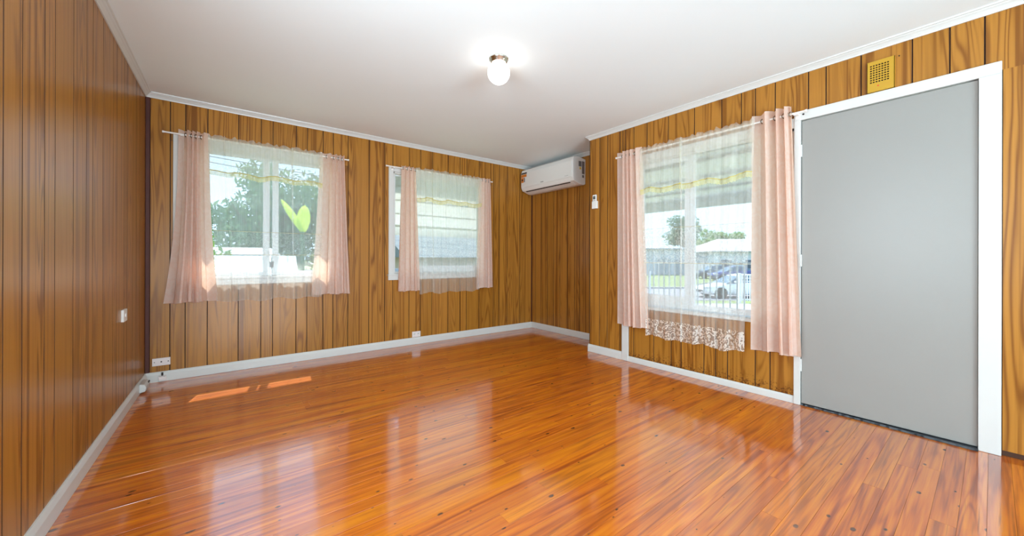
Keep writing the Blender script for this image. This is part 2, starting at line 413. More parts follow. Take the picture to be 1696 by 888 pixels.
# --- floor
g = G().box(-.85, XC+.2, YB-.2, YA+.15, -.10, -.022)
FL = tag(g.build('floor', M_['subfloor']), kind='structure')
y = YA+.02; pitch = .0752
row = 0
while y > YB-.12:
    xe = XC+.03 if y > YD-.1 else XD+.06
    cuts = [-.72]; nx = R.uniform(.3, 2.2)
    while nx < xe-.5: cuts.append(nx); nx += R.uniform(1.4, 3.2)
    cuts.append(xe)
    for a, b in zip(cuts, cuts[1:]):
        L = b-a; hw = pitch/2-.00035; tl = R.gauss(0, .0022)*hw; c = .0003; q = R.gauss(0, .00003)
        poly = [(-hw, -.021), (-hw, -c-tl*0), (-hw+c, -tl+q), (0, q), (hw-c, tl+q), (hw, -c), (hw, -.021)]
        gg = G(); n = len(poly); e_ = .0004
        v = [(e_-L/2, py, pz) for py, pz in poly]+[(L/2-e_, py, pz) for py, pz in poly]
        gg.add(v, [(i, n+i, n+(i+1) % n, (i+1) % n) for i in range(n)]+[tuple(range(n)), tuple(range(n, 2*n))[::-1]])
        gg.build('floor_board', M_['floor'], FL, Matrix.Translation(((a+b)/2, y-pitch/2, -.0012)))
    y -= pitch; row += 1

# --- baseboards and cornices
def base(name, FR, a, b, h, t=.016):
    g = G().prism([(0.001, 0), (-t, 0), (-t, h*.72), (-t*.55, h*.94), (-t*.35, h), (0.001, h)], a, b)
    return tag(g.build(name, M_['white'], None, FR), kind='structure')
base('baseboard_far', FA, XE, XC, .086)
base('baseboard_left', FE, YB, YA-.016, .088)
base('baseboard_alcove', FC, -YA+.016, -YD, .086)
BR = base('baseboard_right', FD, -YD-.016, -2.462, .086)
base('baseboard_window', FD, -2.386, -.925, .055, .014)
def cornice(name, FR, a, b, m0=0, m1=0):
    pr, hh = .042, ZC-ZT
    prof = [(.001, 0), (-.007, 0), (-.009, .007), (-.013, .012), (-.021, .022), (-.030, .029), (-.033, .034), (-.040, .036), (-pr, hh), (.001, hh)]
    g = G(); n = len(prof)
    v = [(a+m0*yy, yy, ZT+zz) for yy, zz in prof]+[(b+m1*yy, yy, ZT+zz) for yy, zz in prof]
    g.add(v, [(i, (i+1) % n, n+(i+1) % n, n+i) for i in range(n)]+[tuple(range(n))[::-1], tuple(range(n, 2*n))])
    return tag(g.build(name, M_['white'], None, FR), kind='structure')
cornice('trim_1', FA, XE, XC, -1, 1); cornice('trim_2', FE, YB-.2, YA, 0, 1)
cornice('trim_3', FC, -YA, -YD, -1, -1); cornice('trim_4', FD, -YD, -YB, 1, 0)
cornice('trim_5', FR_ @ Matrix.Translation((0, .009, 0)), -XC, -XD, -1, -1)

# ------------------------------------------------------------------ windows
def window(name, FR, s0, s1, z0, z1, sashes, arch, depth=.055):
    """s0..s1,z0..z1 opening; sashes = list of (a,b,zb,zt,out,stileL,stileR,railB,railT)"""
    W = thing(name, (FR @ Vector(((s0+s1)/2, 0, z0))), None, None, kind='structure')
    W.pop('label', None) if 'label' in W else None
    g = G(); t = .022
    g.box(s0-.003, s0+t, .001, .13, z0, z1).box(s1-t, s1+.003, .001, .13, z0, z1).box(s0, s1, .001, .13, z1-t, z1+.003).box(s0, s1, .03, .15, z0-.003, z0+t)
    g.build('window_frame', M_['white'], W, FR, bevel=.002)
    for (a, b, zb, zt, o, sl, sr, rb, rt_) in sashes:
        g = G(); d_ = .022
        g.box(a, a+sl, o, o+d_, zb, zt).box(b-sr, b, o, o+d_, zb, zt).box(a+sl, b-sr, o, o+d_, zb, zb+rb).box(a+sl, b-sr, o, o+d_, zt-rt_, zt)
        S = g.build('sash', M_['frame'], W, FR, bevel=.0015)
        G().box(a+sl-.004, b-sr+.004, o+.009, o+.013, zb+rb-.004, zt-rt_+.004).build('pane', M_['glass'], S, FR)
    for nm, q in arch: G().box(*q).build(nm, M_['white'], W, FR, bevel=.003)
    return W
W1 = window('window_1', FA, -.26, 1.03, .885, 2.13,
    [(-.235, .405, .905, 2.11, .055, .035, .058, .045, .035), (.430, 1.01, .905, 2.11, .085, .056, .035, .045, .030), (.38, .455, .905, 2.11, .11, .006, .006, .02, .02)],
    [('architrave', (-.329, -.258, -.016, .004, .80, 2.20)), ('architrave', (1.028, 1.099, -.016, .004, .80, 2.20)), ('head_trim', (-.258, 1.028, -.016, .004, 2.125, 2.20)),
     ('stool', (-.258, 1.028, -.030, .05, .885, .908)), ('apron', (-.258, 1.028, -.016, .004, .83, .885))])
G().box(.412, .438, .045, .06, .99, 1.05).build('catch', M_['grey'], W1, FA, bevel=.002)
W2 = window('window_2', FA, 1.668, 2.975, .885, 2.15,
    [(1.69, 1.86, .905, 2.13, .06, .03, .03, .016, .02), (1.86, 2.955, .905, 2.13, .045, .035, .035, .085, .02)],
    [('architrave', (1.612, 1.670, -.016, .004, .89, 2.205)), ('architrave', (2.973, 3.031, -.016, .004, .89, 2.205)), ('head_trim', (1.670, 2.973, -.016, .004, 2.145, 2.205)),
     ('stool', (1.600, 3.045, -.038, .05, .877, .893)), ('apron', (1.609, 3.036, -.018, .004, .822, .877))])
W3 = window('window_3', FD, -2.30, -.925, .585, 2.085,
    [(-2.285, -1.745, .615, 2.065, .05, .045, .06, .115, .04), (-1.745, -.94, .615, 2.075, .04, .045, .012, .05, .012)],
    [('architrave', (-2.462, -2.386, -.018, .006, .0, 2.16)), ('head_trim', (-2.386, -.925, -.016, .006, 2.08, 2.155)), ('stool', (-2.302, -.925, -.022, .04, .575, .603))])

window('window_added', FE, .08, 1.42, .72, 2.12, [], [('architrave', (.015, .082, -.016, .004, .65, 2.19)), ('architrave', (1.418, 1.485, -.016, .004, .65, 2.19)), ('head_trim', (.082, 1.418, -.016, .004, 2.118, 2.19)), ('stool', (.06, 1.44, -.03, .05, .70, .722))])  # invented window, out of view, added around the side fill lamp
# ------------------------------------------------------------------ door
D = thing('door_1', FD @ Vector((-.47, 0, 0)), None, None, kind='structure')
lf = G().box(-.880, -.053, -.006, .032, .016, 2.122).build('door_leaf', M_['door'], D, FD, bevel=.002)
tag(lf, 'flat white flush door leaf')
g = G().box(-.925, -.884, -.020, .10, 0, 2.128).build('architrave', M_['white'], D, FD, bevel=.002)
g = G().box(-.0515, .030, -.020, .10, 0, 2.128).box(-.09,-.05,.034,.05,0,2.128).build('architrave', M_['white'], D, FD, bevel=.002)
g = G().box(-.925, .030, -.020, .10, 2.128, 2.196).build('head_trim', M_['white'], D, FD, bevel=.003)
for zz in (.30, 1.08, 1.90):
    h = G().tube([(-.881, -.012, zz-.045), (-.881, -.012, zz+.045)], .005, 8); h.box(-.90, -.885, -.0215, -.019, zz-.045, zz+.045)
    h.build('hinge', M_['white'], D, FD)
G().tube([(-.868, -.0215, 2.168), (-.868, -.0195, 2.168)], .007, 10).build('screw_hole', M_['dark'], D, FD)
g = G(); nn = 60
v = []; 
for i in range(nn+1):
    s_ = -.884+(.834)*i/nn; k = i/nn
    fy = -.012-.030*k+R.uniform(-.002, .002)
    v += [(s_, .05, .0), (s_, fy, .0), (s_, fy+.004, .010+R.uniform(0, .002)), (s_, .05, .0155)]
g.add(v, [(4*i+j, 4*i+(j+1) % 4, 4*i+4+(j+1) % 4, 4*i+4+j) for i in range(nn) for j in range(4)]+[(0, 1, 2, 3), tuple(4*nn+j for j in (3, 2, 1, 0))])
g.build('threshold_seal', M_['black'], D, FD)

# ------------------------------------------------------------------ curtains
def sm(t): t = max(0, min(1, t)); return t*t*(3-2*t)
def drape_mesh(s0t, s1t, s0b, s1b, zt, zb, n, off, amp_t, amp_b, seed, flare=None, gf=None, nv=36, per=20):
    r = random.Random(seed); nu = int(n*per); v = []; f = []
    ph = r.uniform(0, .6); wob = [r.uniform(-.25, .25) for _ in range(8)]
    for j in range(nv+1):
        t = j/nv; zz = zt+(zb-zt)*t; k = sm(t) if flare is None else t**flare
        for i in range(nu+1):
            u = i/nu; a = s0t+(s1t-s0t)*u; b = s0b+(s1b-s0b)*u
            s_ = a+(b-a)*k
            uu = gf(u) if gf else u
            th = 2*math.pi*n*uu+ph+.35*t*math.sin(5*uu+seed)
            amp = amp_t+(amp_b-amp_t)*t
            o = -off+amp*(math.sin(th)+.22*math.sin(2.3*th+seed+t*1.5)*t)
            s_ += .014*math.sin(2*th)*(.4+.8*t)*(1 if gf is None else min(1.3, (gf(min(1, u+.02))-gf(max(0, u-.02)))/.04))
            z_ = zz
            if j == nv: z_ += .006*math.sin(th*.5+seed)-.004*math.sin(th)
            if j == 0: z_ += .005*math.sin(th+1.3)
            v.append((s_, o, z_))
    W_ = nu+1
    f = [(j*W_+i, j*W_+i+1, (j+1)*W_+i+1, (j+1)*W_+i) for j in range(nv) for i in range(nu)]
    return v, f, n, ph, (s0t, s1t)
def drape(FR, args, zr, label, group=None, eyeoff=.08):
    v, f, n, ph, (a, b) = drape_mesh(*args)
    g = G().add(v, f, None, True)
    o = g.build('curtain', M_['drape'], None, FR, fix=False)
    tag(o, label, 'curtain', 'pink damask curtains on white rods')
    gf = args[12]
    inv = lambda q: next((i/400 for i in range(401) if (gf(i/400) if gf else i/400) >= q), 1)
    k = 1
    while (k*math.pi-ph)/(2*math.pi*n) < 1:
        u = (k*math.pi-ph)/(2*math.pi*n)
        if u > 0 and k % 2:
            u = inv(u)
            s_ = a+(b-a)*u; sg = 1 if k % 2 else -1
            Mx = Matrix.Translation((s_, -eyeoff, zr)) @ Matrix.Rotation(rad(90), 4, 'Y') @ Matrix.Rotation(rad(35*sg), 4, 'X')
            G().torus(.018, .0032, Mx).build('eyelet', M_['eyelet'], o, FR)
        k += 1
    return o
def sheer(FR, s0t, s1t, s0b, s1b, zt, zb, off, mat, seed, label, pleats, val, seams=(), amp=.013, wave=7):
    r = random.Random(seed); nu, nv = 150, 34
    def sheet(zt, zb, off, amp, tilt=0.0, ruff=0.0, nv=nv, kb=1.0):
        v = []
        for j in range(nv+1):
            t = j/nv; tt = t*kb
            for i in range(nu+1):
                u = i/nu; s_ = s0t+(s1t-s0t)*u+((s0b-s0t)+((s1b-s1t)-(s0b-s0t))*u)*sm(tt)
                d_ = 0
                for (c, wd, am) in pleats:
                    q = (u-c)/wd
                    if abs(q) < 1: s_ += am*math.sin(math.pi*q)*(1-.25*t)*-1; d_ += .012*(1+math.cos(math.pi*q))*math.cos(math.pi*q*.5)
                o = -off+amp*(.25+.9*t)*(math.sin(2*math.pi*wave*u+seed)+.5*math.sin(2*math.pi*wave*2.37*u+1.7*seed+t))-d_
                z_ = zt+(zb-zt)*t+tilt*(u-.5)*t
                if ruff and j == 0: z_ += ruff*(math.sin(90*u+seed)+.6*math.sin(47*u+2*seed)+.5*math.sin(160*u))
                if ruff and j == 0: o += .012*math.sin(120*u)
                if j == nv: z_ += .010*math.sin(2*math.pi*wave*.5*u+seed)+.006*math.sin(14*u)
                v.append((s_, o, z_))
        return v, [(j*(nu+1)+i, j*(nu+1)+i+1, (j+1)*(nu+1)+i+1, (j+1)*(nu+1)+i) for j in range(nv) for i in range(nu)]
    v, f = sheet(zt+.012, zb, off, amp, 0, .007)
    S = G().add(v, f, None, True).build('sheer_curtain', M_[mat], None, FR, fix=False)
    tag(S, label, 'curtain')
    if seams:
        g = G()
        for zz in seams:
            j = min(nv-1, max(0, (zt-zz)/(zt-zb)*nv)); j0 = int(j); fr = j-j0
            p = [Vector(v[j0*(nu+1)+i]).lerp(Vector(v[(j0+1)*(nu+1)+i]), fr) for i in range(nu+1)]
            g.tube(p, .0016, 4)
        g.build('seam', M_['seam'], S, FR, fix=False)
    zv = val
    v2, f2 = sheet(zt-.004, zv, off+.016, amp*.8, .0, .004, nv=10, kb=.25)
    G().add(v2, f2, None, True).build('valance', M_['valance'], S, FR, fix=False)
    edge = [Vector(p) for p in v2[-(nu+1):]]
    G().tube(edge, .0042, 6).build('piping', M_['piping'], S, FR, fix=False)
    fv = []
    for i, p in enumerate(edge): fv += [p, p+Vector((0, -.002, -.045+.004*math.sin(i*2.1)))]
    G().add(fv, [(2*i, 2*i+2, 2*i+3, 2*i+1) for i in range(nu)], None, True).build('fringe', M_['fringe'], S, FR, fix=False)
    return S
def rod(FR, a, b, z, off, label, br):
    o = thing('curtain_rod', FR @ Vector(((a+b)/2, 0, z)), label, 'curtain rod')
    G().tube([(a, -off, z), (b, -off, z)], .0075, 12).build('pole', M_['rod'], o, FR)
    for x in (a, b): G().tube([(x-.006, -off, z), (x+.006, -off, z)], .0105, 12).build('end_cap', M_['rod'], o, FR, bevel=.002)
    for x in br:
        G().box(x-.010, x+.010, -off+.004, .0, z-.008, z+.004).box(x-.012, x+.012, -off-.008, -off+.012, z-.014, z-.007).box(x-.014, x+.014, -.022, -.016, z-.03, z+.012).build('bracket', M_['rod'], o, FR, bevel=.001)
    return o
Z1, Z2, Z3 = 2.182, 2.187, 2.170
rod(FA, -.389, 1.131, Z1, .08, 'thin white curtain rod over the left window with a tropical leaf outside', (-.265, 1.06))
rod(FA, 1.558, 3.084, Z2, .08, 'thin white curtain rod over the middle window with the awning outside', (1.65, 3.00))
rod(FD, -2.489, -.837, Z3, .08, 'thin white curtain rod over the window beside the white door', (-2.43, -.90))
# s0t,s1t,s0b,s1b,zt,zb,n,off,amp_t,amp_b,seed,flare
mid = lambda u: u-.80*math.sin(2*math.pi*u)/(2*math.pi)
late = lambda u: .25*u+.75*u**2.2
early = lambda u: 1-late(1-u)
drape(FA, (-.290, -.075, -.385, -.012, Z1+.040, .690, 4, .082, .034, .040, 3, 2.2, mid), Z1, 'pink damask curtain at the left edge of the left window, flared hem')
drape(FA, (.845, 1.088, .765, 1.145, Z1+.038, .697, 4, .082, .032, .036, 5, 1.2, late), Z1, 'pale pink damask curtain at the right edge of the left window')
drape(FA, (1.742, 1.925, 1.712, 1.972, Z2+.030, .686, 3.5, .082, .030, .034, 8, 1.0, None), Z2, 'pink striped-looking curtain at the left edge of the middle window')
drape(FA, (2.855, 3.040, 2.820, 3.083, Z2+.035, .675, 3, .082, .030, .036, 11, 1.0, late), Z2, 'narrow pink curtain at the right edge of the middle window, near the air conditioner')
drape(FD, (-2.476, -2.180, -2.475, -2.095, Z3+.045, .392, 4, .085, .032, .040, 14, 1.0, mid), Z3, 'cream and pink curtain left of the porch window, beside the remote control')
drape(FD, (-1.192, -.925, -1.190, -.868, Z3+.060, .372, 3.5, .085, .040, .044, 17, 1.0, late), Z3, 'wide pink damask curtain between the porch window and the white door')
sheer(FA, -.085, .868, -.02, .862, Z1+.022, .678, .094, 'sheer', 2, 'long plain sheer voile curtain across the left window', [(.70, .07, .035), (.12, .05, .015)], 1.885, (1.335, 1.115))
sheer(FA, 1.922, 2.885, 1.974, 2.848, Z2+.020, .645, .094, 'sheer', 4, 'short sheer voile curtain across the middle window in front of the awning', [(.12, .06, .028), (.22, .05, .025), (.42, .05, .02)], 1.84, ())
sheer(FD, -2.185, -1.165, -2.118, -1.235, Z3+.022, .330, .094, 'sheer3', 6, 'sheer voile curtain with a lace hem across the porch window', [(.42, .07, .04)], 1.776, (1.375, 1.045))

# ------------------------------------------------------------------ ceiling light
LX, LY = 1.575, 2.18
CL = thing('ceiling_light', (LX, LY, ZC), 'round white glass globe ceiling light on a nickel base, lit', 'ceiling light')
ML = Matrix.Translation((LX, LY, ZC))
G().lathe([(0, 0), (.066, 0), (.070, -.004), (.070, -.010), (.062, -.014), (.058, -.034), (.050, -.038), (.0, -.038)], 40).build('base_ring', M_['nickel'], CL, ML)
gz = -.103
G().lathe([(.0795*math.sin(math.pi*k/24), gz+.0795*math.cos(math.pi*k/24)) for k in range(25)], 40).build('globe', M_['globe'], CL, ML)
for k in range(3):
    a = k*2.094+.5
    G().tube([(.056*math.cos(a), .056*math.sin(a), -.028), (.068*math.cos(a), .068*math.sin(a), -.028)], .004, 8).build('thumb_screw', M_['nickel'], CL, ML)

# ------------------------------------------------------------------ air conditioner (s = -y on the alcove wall)
AC = thing('air_conditioner', FC @ Vector((-3.96, 0, 2.1)), 'white split-system air conditioner high in the alcove corner with orange energy label', 'air conditioner')
a0, a1 = -4.475, -3.400
xf = -.262
G().prism([(0, 2.435), (-.16, 2.455), (-.235, 2.440), (xf+.012, 2.400), (xf+.012, 2.165), (-.225, 2.125), (-.10, 2.085), (-.03, 2.085), (0, 2.10)], a0, a1).build('housing', M_['acbody'], AC, FC, bevel=.008, seg=3)
G().prism([(xf+.02, 2.405), (xf+.004, 2.398), (xf, 2.38), (xf, 2.185), (xf+.006, 2.168), (xf+.02, 2.166)], a0+.012, a1-.018).build('front_panel', M_['plastic'], AC, FC, bevel=.006, seg=3)
G().prism([(-.2495, 2.158), (-.2275, 2.122), (-.12, 2.0845), (-.12, 2.090), (-.224, 2.130), (-.244, 2.160)], a0+.05, a1-.07).build('louvre', M_['acbody'], AC, FC)
G().prism([(-.214, 2.1165), (-.196, 2.1085), (-.194, 2.114), (-.212, 2.122)], a0+.07, a1-.09).build('air_slot', M_['dark'], AC, FC)
st = G().box(a0+.018, a0+.155, xf-.0012, xf, 2.235, 2.398).build('energy_label', M_['plastic'], AC, FC)
G().box(a0+.022, a0+.150, xf-.002, xf-.001, 2.372, 2.392).build('label_header', M_['dark'], st, FC)
G().box(a0+.022, a0+.145, xf-.002, xf-.001, 2.325, 2.366).build('label_band', M_['orange'], st, FC)
G().box(a0+.022, a0+.075, xf-.002, xf-.001, 2.245, 2.318).build('label_rating', M_['orange'], st, FC)
G().box(a0+.080, a0+.105, xf-.002, xf-.001, 2.250, 2.318).build('label_text', M_['grey'], st, FC)
G().box(a0+.032, a0+.060, xf-.003, xf-.0015, 2.270, 2.298).build('label_mark', M_['dark'], st, FC)
g = G()
for k in range(6): g.box(-4.02+k*.0105, -4.02+k*.0105+.008, xf-.001, xf+.001, 2.188, 2.198)
g.build('maker_mark', M_['grey'], AC, FC)
g = G()
for k in range(7): g.box(-3.54+k*.010, -3.54+k*.010+.006, xf-.001, xf+.001, 2.196, 2.200)
g.build('small_print', M_['grey'], AC, FC)
sl = G().box(a1, a1+.0012, -.075, -.025, 2.23, 2.40).build('side_label', M_['grey'], AC, FC)
G().box(a1, a1+.002, -.140, -.085, 2.325, 2.395).build('side_label', M_['grey'], AC, FC)
G().box(a1, a1+.0022, -.120, -.092, 2.285, 2.318).build('side_label', M_['yellow'], AC, FC)
G().box(a1, a1+.0022, -.070, -.035, 2.18, 2.215).build('side_label', M_['grey'], AC, FC)

# ------------------------------------------------------------------ remote and holder on the right wall
hy = -2.835
o = thing('remote_holder', FD @ Vector((hy, 0, 1.66)), 'small white plastic wall cradle holding the remote control', 'remote holder')
G().box(hy-.030, hy+.036, -.006, 0, 1.668, 1.755).box(hy-.030, hy-.026, -.030, -.004, 1.668, 1.755).box(hy+.032, hy+.036, -.030, -.004, 1.668, 1.755).box(hy-.030, hy+.036, -.032, -.028, 1.668, 1.745).box(hy-.030, hy+.036, -.030, -.004, 1.668, 1.672).build('cradle', M_['plastic'], o, FD, bevel=.0015)
o = thing('remote_control', FD @ Vector((hy, -.017, 1.675)), 'white air conditioner remote control with a grey display, in its wall cradle', 'remote control')
G().box(hy-.025, hy+.026, -.027, -.008, 1.674, 1.828).build('case', M_['plastic'], o, FD, bevel=.004)
G().box(hy-.016, hy+.016, -.0285, -.026, 1.775, 1.812).build('display', M_['screen'], o, FD, bevel=.001)
for k in (-.010, .008): G().box(hy+k-.004, hy+k+.006, -.029, -.026, 1.756, 1.764).build('button', M_['grey'], o, FD, bevel=.001)

# ------------------------------------------------------------------ yellow wall vent above the door
o = thing('wall_vent', FD @ Vector((-.455, 0, 2.21)), 'square yellow perforated wall vent above the white door', 'vent')
va, vb, vz0, vz1 = -.521, -.390, 2.200, 2.402
cxs = [va+.020+k*.0135 for k in range(7)]; czs = [vz1-.030-j*.0155 for j in range(8)]
hw, hh = .0045, .0044
xs = sorted([va, vb]+[c-hw for c in cxs]+[c+hw for c in cxs]); zs = sorted([vz0, vz1]+[c-hh for c in czs]+[c+hh for c in czs])
g = G(); fy = -.024
for i in range(len(xs)-1):
    for j in range(len(zs)-1):
        if i % 2 == 1 and j % 2 == 1: continue
        g.add([(xs[i], fy, zs[j]), (xs[i+1], fy, zs[j]), (xs[i+1], fy, zs[j+1]), (xs[i], fy, zs[j+1])], [(0, 1, 2, 3)])
for i in range(1, len(xs)-1, 2):
    for j in range(1, len(zs)-1, 2):
        x0, x1, z0, z1 = xs[i], xs[i+1], zs[j], zs[j+1]
        g.add([(x0, fy, z0), (x1, fy, z0), (x1, fy, z1), (x0, fy, z1), (x0, fy+.004, z0), (x1, fy+.004, z0), (x1, fy+.004, z1), (x0, fy+.004, z1)], [(0, 1, 5, 4), (1, 2, 6, 5), (2, 3, 7, 6), (3, 0, 4, 7)])
g.box(va, va+.003, fy, 0, vz0, vz1).box(vb-.003, vb, fy, 0, vz0, vz1).box(va, vb, fy+.0001, 0, vz0, vz0+.003).box(va, vb, fy+.0001, 0, vz1-.003, vz1)
g.build('perforated_cover', M_['vent'], o, FD, fix=False)
G().box(va+.006, vb-.006, -.012, -.001, vz0+.006, vz1-.006).build('backing', M_['dark'], o, FD)
G().box(-.470, -.462, fy-.0008, fy, 2.232, 2.239).build('red_mark', M_['red'], o, FD)
g = G()
for k in range(8): g.box(-.458+k*.0068, -.458+k*.0068+.0045, fy-.0006, fy, 2.2335, 2.2370)
g.build('small_print', M_['goldprint'], o, FD)
G().tube([(-.372, -.006, 2.398), (-.372, .0, 2.398)], .0035, 8).build('fixing_nail', M_['dark'], o, FD)

# ------------------------------------------------------------------ outlets, switch
def plate(name, FR, s, z, w_, h_, label, cat, mat='pinkplastic', t=.009):
    o = thing(name, FR @ Vector((s, 0, z)), label, cat)
    G().box(s-w_/2, s+w_/2, -t, 0, z-h_/2, z+h_/2).build('cover_plate', M_[mat], o, FR, bevel=.002)
    return o
o = plate('aerial_outlet', FA, -.402, .172, .118, .066, 'wide pinkish-white wall plate with a dark centre socket by the left corner', 'wall outlet')
for dx, r_ in ((-.045, .0035), (0, .006), (.045, .0045)):
    G().tube([(-.402+dx, -.0105, .172), (-.402+dx, -.008, .172)], r_, 12).build('socket' if dx == 0 else 'screw', M_['dark'], o, FA)
o = thing('phone_socket', FA @ Vector((-.393, -.016, .02)), 'small white phone socket mounted on the far baseboard below the wall plate', 'phone socket')
G().box(-.418, -.368, -.034, -.015, .012, .052).build('case', M_['pinkplastic'], o, FA, bevel=.002)
G().box(-.400, -.388, -.030, -.016, .053, .080).build('plug', M_['dark'], o, FA, bevel=.001)
G().box(-.412, -.374, -.0346, -.033, .0450, .0475).build('slot', M_['grey'], o, FA)
o = plate('power_outlet', FA, 1.972, .125, .112, .070, 'small double power outlet just above the far baseboard under the middle window', 'power outlet')
for dx in (-.026, .026):
    G().box(1.972+dx-.012, 1.972+dx+.012, -.0105, -.008, .118, .142).build('socket', M_['white'], o, FA, bevel=.001)
    for q in (-.005, .005): G().box(1.972+dx+q-.001, 1.972+dx+q+.001, -.011, -.010, .126, .136).build('slot', M_['dark'], o, FA)
    G().box(1.972+dx-.005, 1.972+dx+.005, -.012, -.009, .098, .108).build('rocker', M_['white'], o, FA, bevel=.001)
o = plate('light_switch', FE, 3.68, .69, .105, .082, 'small white light switch low on the left wood-panelled wall', 'light switch', 'plastic', .014)
G().box(3.672, 3.688, -.018, -.013, .682, .702).build('rocker', M_['plastic'], o, FE, bevel=.001)
# broken white junction block on the left baseboard
o = thing('junction_block', FE @ Vector((4.22, -.016, .03)), 'chipped white junction block stuck on the left baseboard near the corner', 'junction block')
G().prism([(-.014, .010), (-.050, .016), (-.056, .050), (-.045, .074), (-.014, .080)], 4.16, 4.33).build('case', M_['white'], o, FE, bevel=.006, seg=2)
for q in (4.29, 4.325): G().box(q-.006, q+.006, -.0560, -.046, .055, .066).build('hole', M_['dark'], o, FE)

# ================================================================== OUTSIDE
GZ = -1.2
def world_at(dp, u, v):
    a = (u-848)/F_PX; b = (PY-v)/F_PX
    return Vector((0, 0, CAMZ))+dp*(fw+a*rt+b*up)
FS = Matrix.Rotation(-YAW, 4, 'Z')           # street frame: local x along the street, local y away from the house
g = G().add([(-60, 4.75, GZ), (120, 4.75, GZ), (120, 160, GZ), (-60, 160, GZ)], [(0, 1, 2, 3)]).add([(7.2, 4.75, GZ), (7.2, -60, GZ), (120, -60, GZ), (120, 4.75, GZ)], [(0, 1, 2, 3)])
tag(g.build('lawn', M_['grass'], fix=False), 'green lawn around the house and across the street', 'lawn', kind='structure')
g = G().box(2, 60, 20.6, 28.6, GZ-.02, GZ+.02)
tag(g.build('road', M_['road'], None, FS), 'pale sunlit street beyond the porch', 'road', kind='structure')
g = G().box(2, 60, 28.6, 28.9, GZ, GZ+.14)
tag(g.build('trim_6', M_['concrete'], None, FS), kind='structure')
g = G().box(6, 40, 15.4, 19.0, GZ-.02, GZ+.03)
tag(g.build('path', M_['concrete'], None, FS), 'pale concrete footpath before the street', 'path', kind='structure')

# porch: floor, ceiling with beams, fascia
XO = XD+.14
PR = tag(G().box(XO, 4.06, -4.0, 2.78, -.16, -.04).box(4.06, 6.95, -4.0, 5.2, -.16, -.04).build('porch_floor', M_['housew']), kind='structure')
zc = lambda x: 2.50-.28*(x-XO)/(7-XO)
g = G()
for xa, xb, yb in ((XO, 4.06, 2.78), (4.06, 7.0, 5.2)):
    g.add([(xa, -4, zc(xa)), (xb, -4, zc(xb)), (xb, yb, zc(xb)), (xa, yb, zc(xa)), (xa, -4, zc(xa)+.06), (xb, -4, zc(xb)+.06), (xb, yb, zc(xb)+.06), (xa, yb, zc(xa)+.06)], [(0, 3, 2, 1), (4, 5, 6, 7), (0, 1, 5, 4), (2, 3, 7, 6), (1, 2, 6, 5), (0, 4, 7, 3)])
PC = tag(g.build('porch_ceiling', M_['rail']), kind='structure')
for x in (4.2, 4.95, 5.7, 6.4):
    z = 2.50-.28*(x-XO)/(7-XO)
    G().box(x-.03, x+.03, -4, 5.2, z-.035, z+.004).build('batten', M_['extwall'], PC)
G().box(6.93, 7.0, -4, 5.2, 2.03, 2.24).build('fascia', M_['extwall'], PC)
o = thing('balustrade', (6.6, 2.0, -.04), 'white metal porch balustrade with thin upright bars', 'railing')
G().box(6.58, 6.62, -1.2, 5.0, 1.000, 1.035).build('top_rail', M_['rail'], o, bevel=.006)
G().box(6.585, 6.615, -1.2, 5.0, .05, .08).build('bottom_rail', M_['rail'], o)
me = G().tube([(0, 0, .06), (0, 0, 1.02)], .012, 8).mesh('baluster', M_['rail'])
yy = -1.15
while yy < 4.95:
    put('baluster', me, o, Matrix.Translation((6.6, yy, 0))); yy += .1055
for yy in (-1.2, 5.0): G().box(6.56, 6.64, yy-.04, yy+.04, -.04, 2.05).build('post', M_['rail'], o)

# front gate and post, seen beyond the balusters
def gate(u, dp, wd, label):
    p = world_at(dp, u, 480); p.z = GZ
    o = thing('garden_gate', p, label, 'gate', rz=-YAW)
    Mx = WM[o]
    G().box(-.05, .05, -.05, .05, 0, 1.50).box(-.06, .06, -.06, .06, 1.50, 1.56).build('post', M_['rail'], o, Mx, bevel=.004)
    if wd:
        for z in (.18, .98, 1.44): G().box(.05, wd, -.02, .02, z, z+.05).build('rail', M_['rail'], o, Mx)
        k = .13
        while k < wd: G().box(k-.018, k+.018, -.015, .015, .12, 1.48).build('picket', M_['rail'], o, Mx); k += .135
        for z in (1.12, 1.28): G().box(.05, wd, -.018, .018, z, z+.03).build('rail', M_['rail'], o, Mx)
    return o
gate(1225, 19.4, 1.0, 'white picket garden gate with open squares at the top, right of the parked car')
gate(1076, 22, 0, 'lone white gate post seen through the left pane of the porch window')

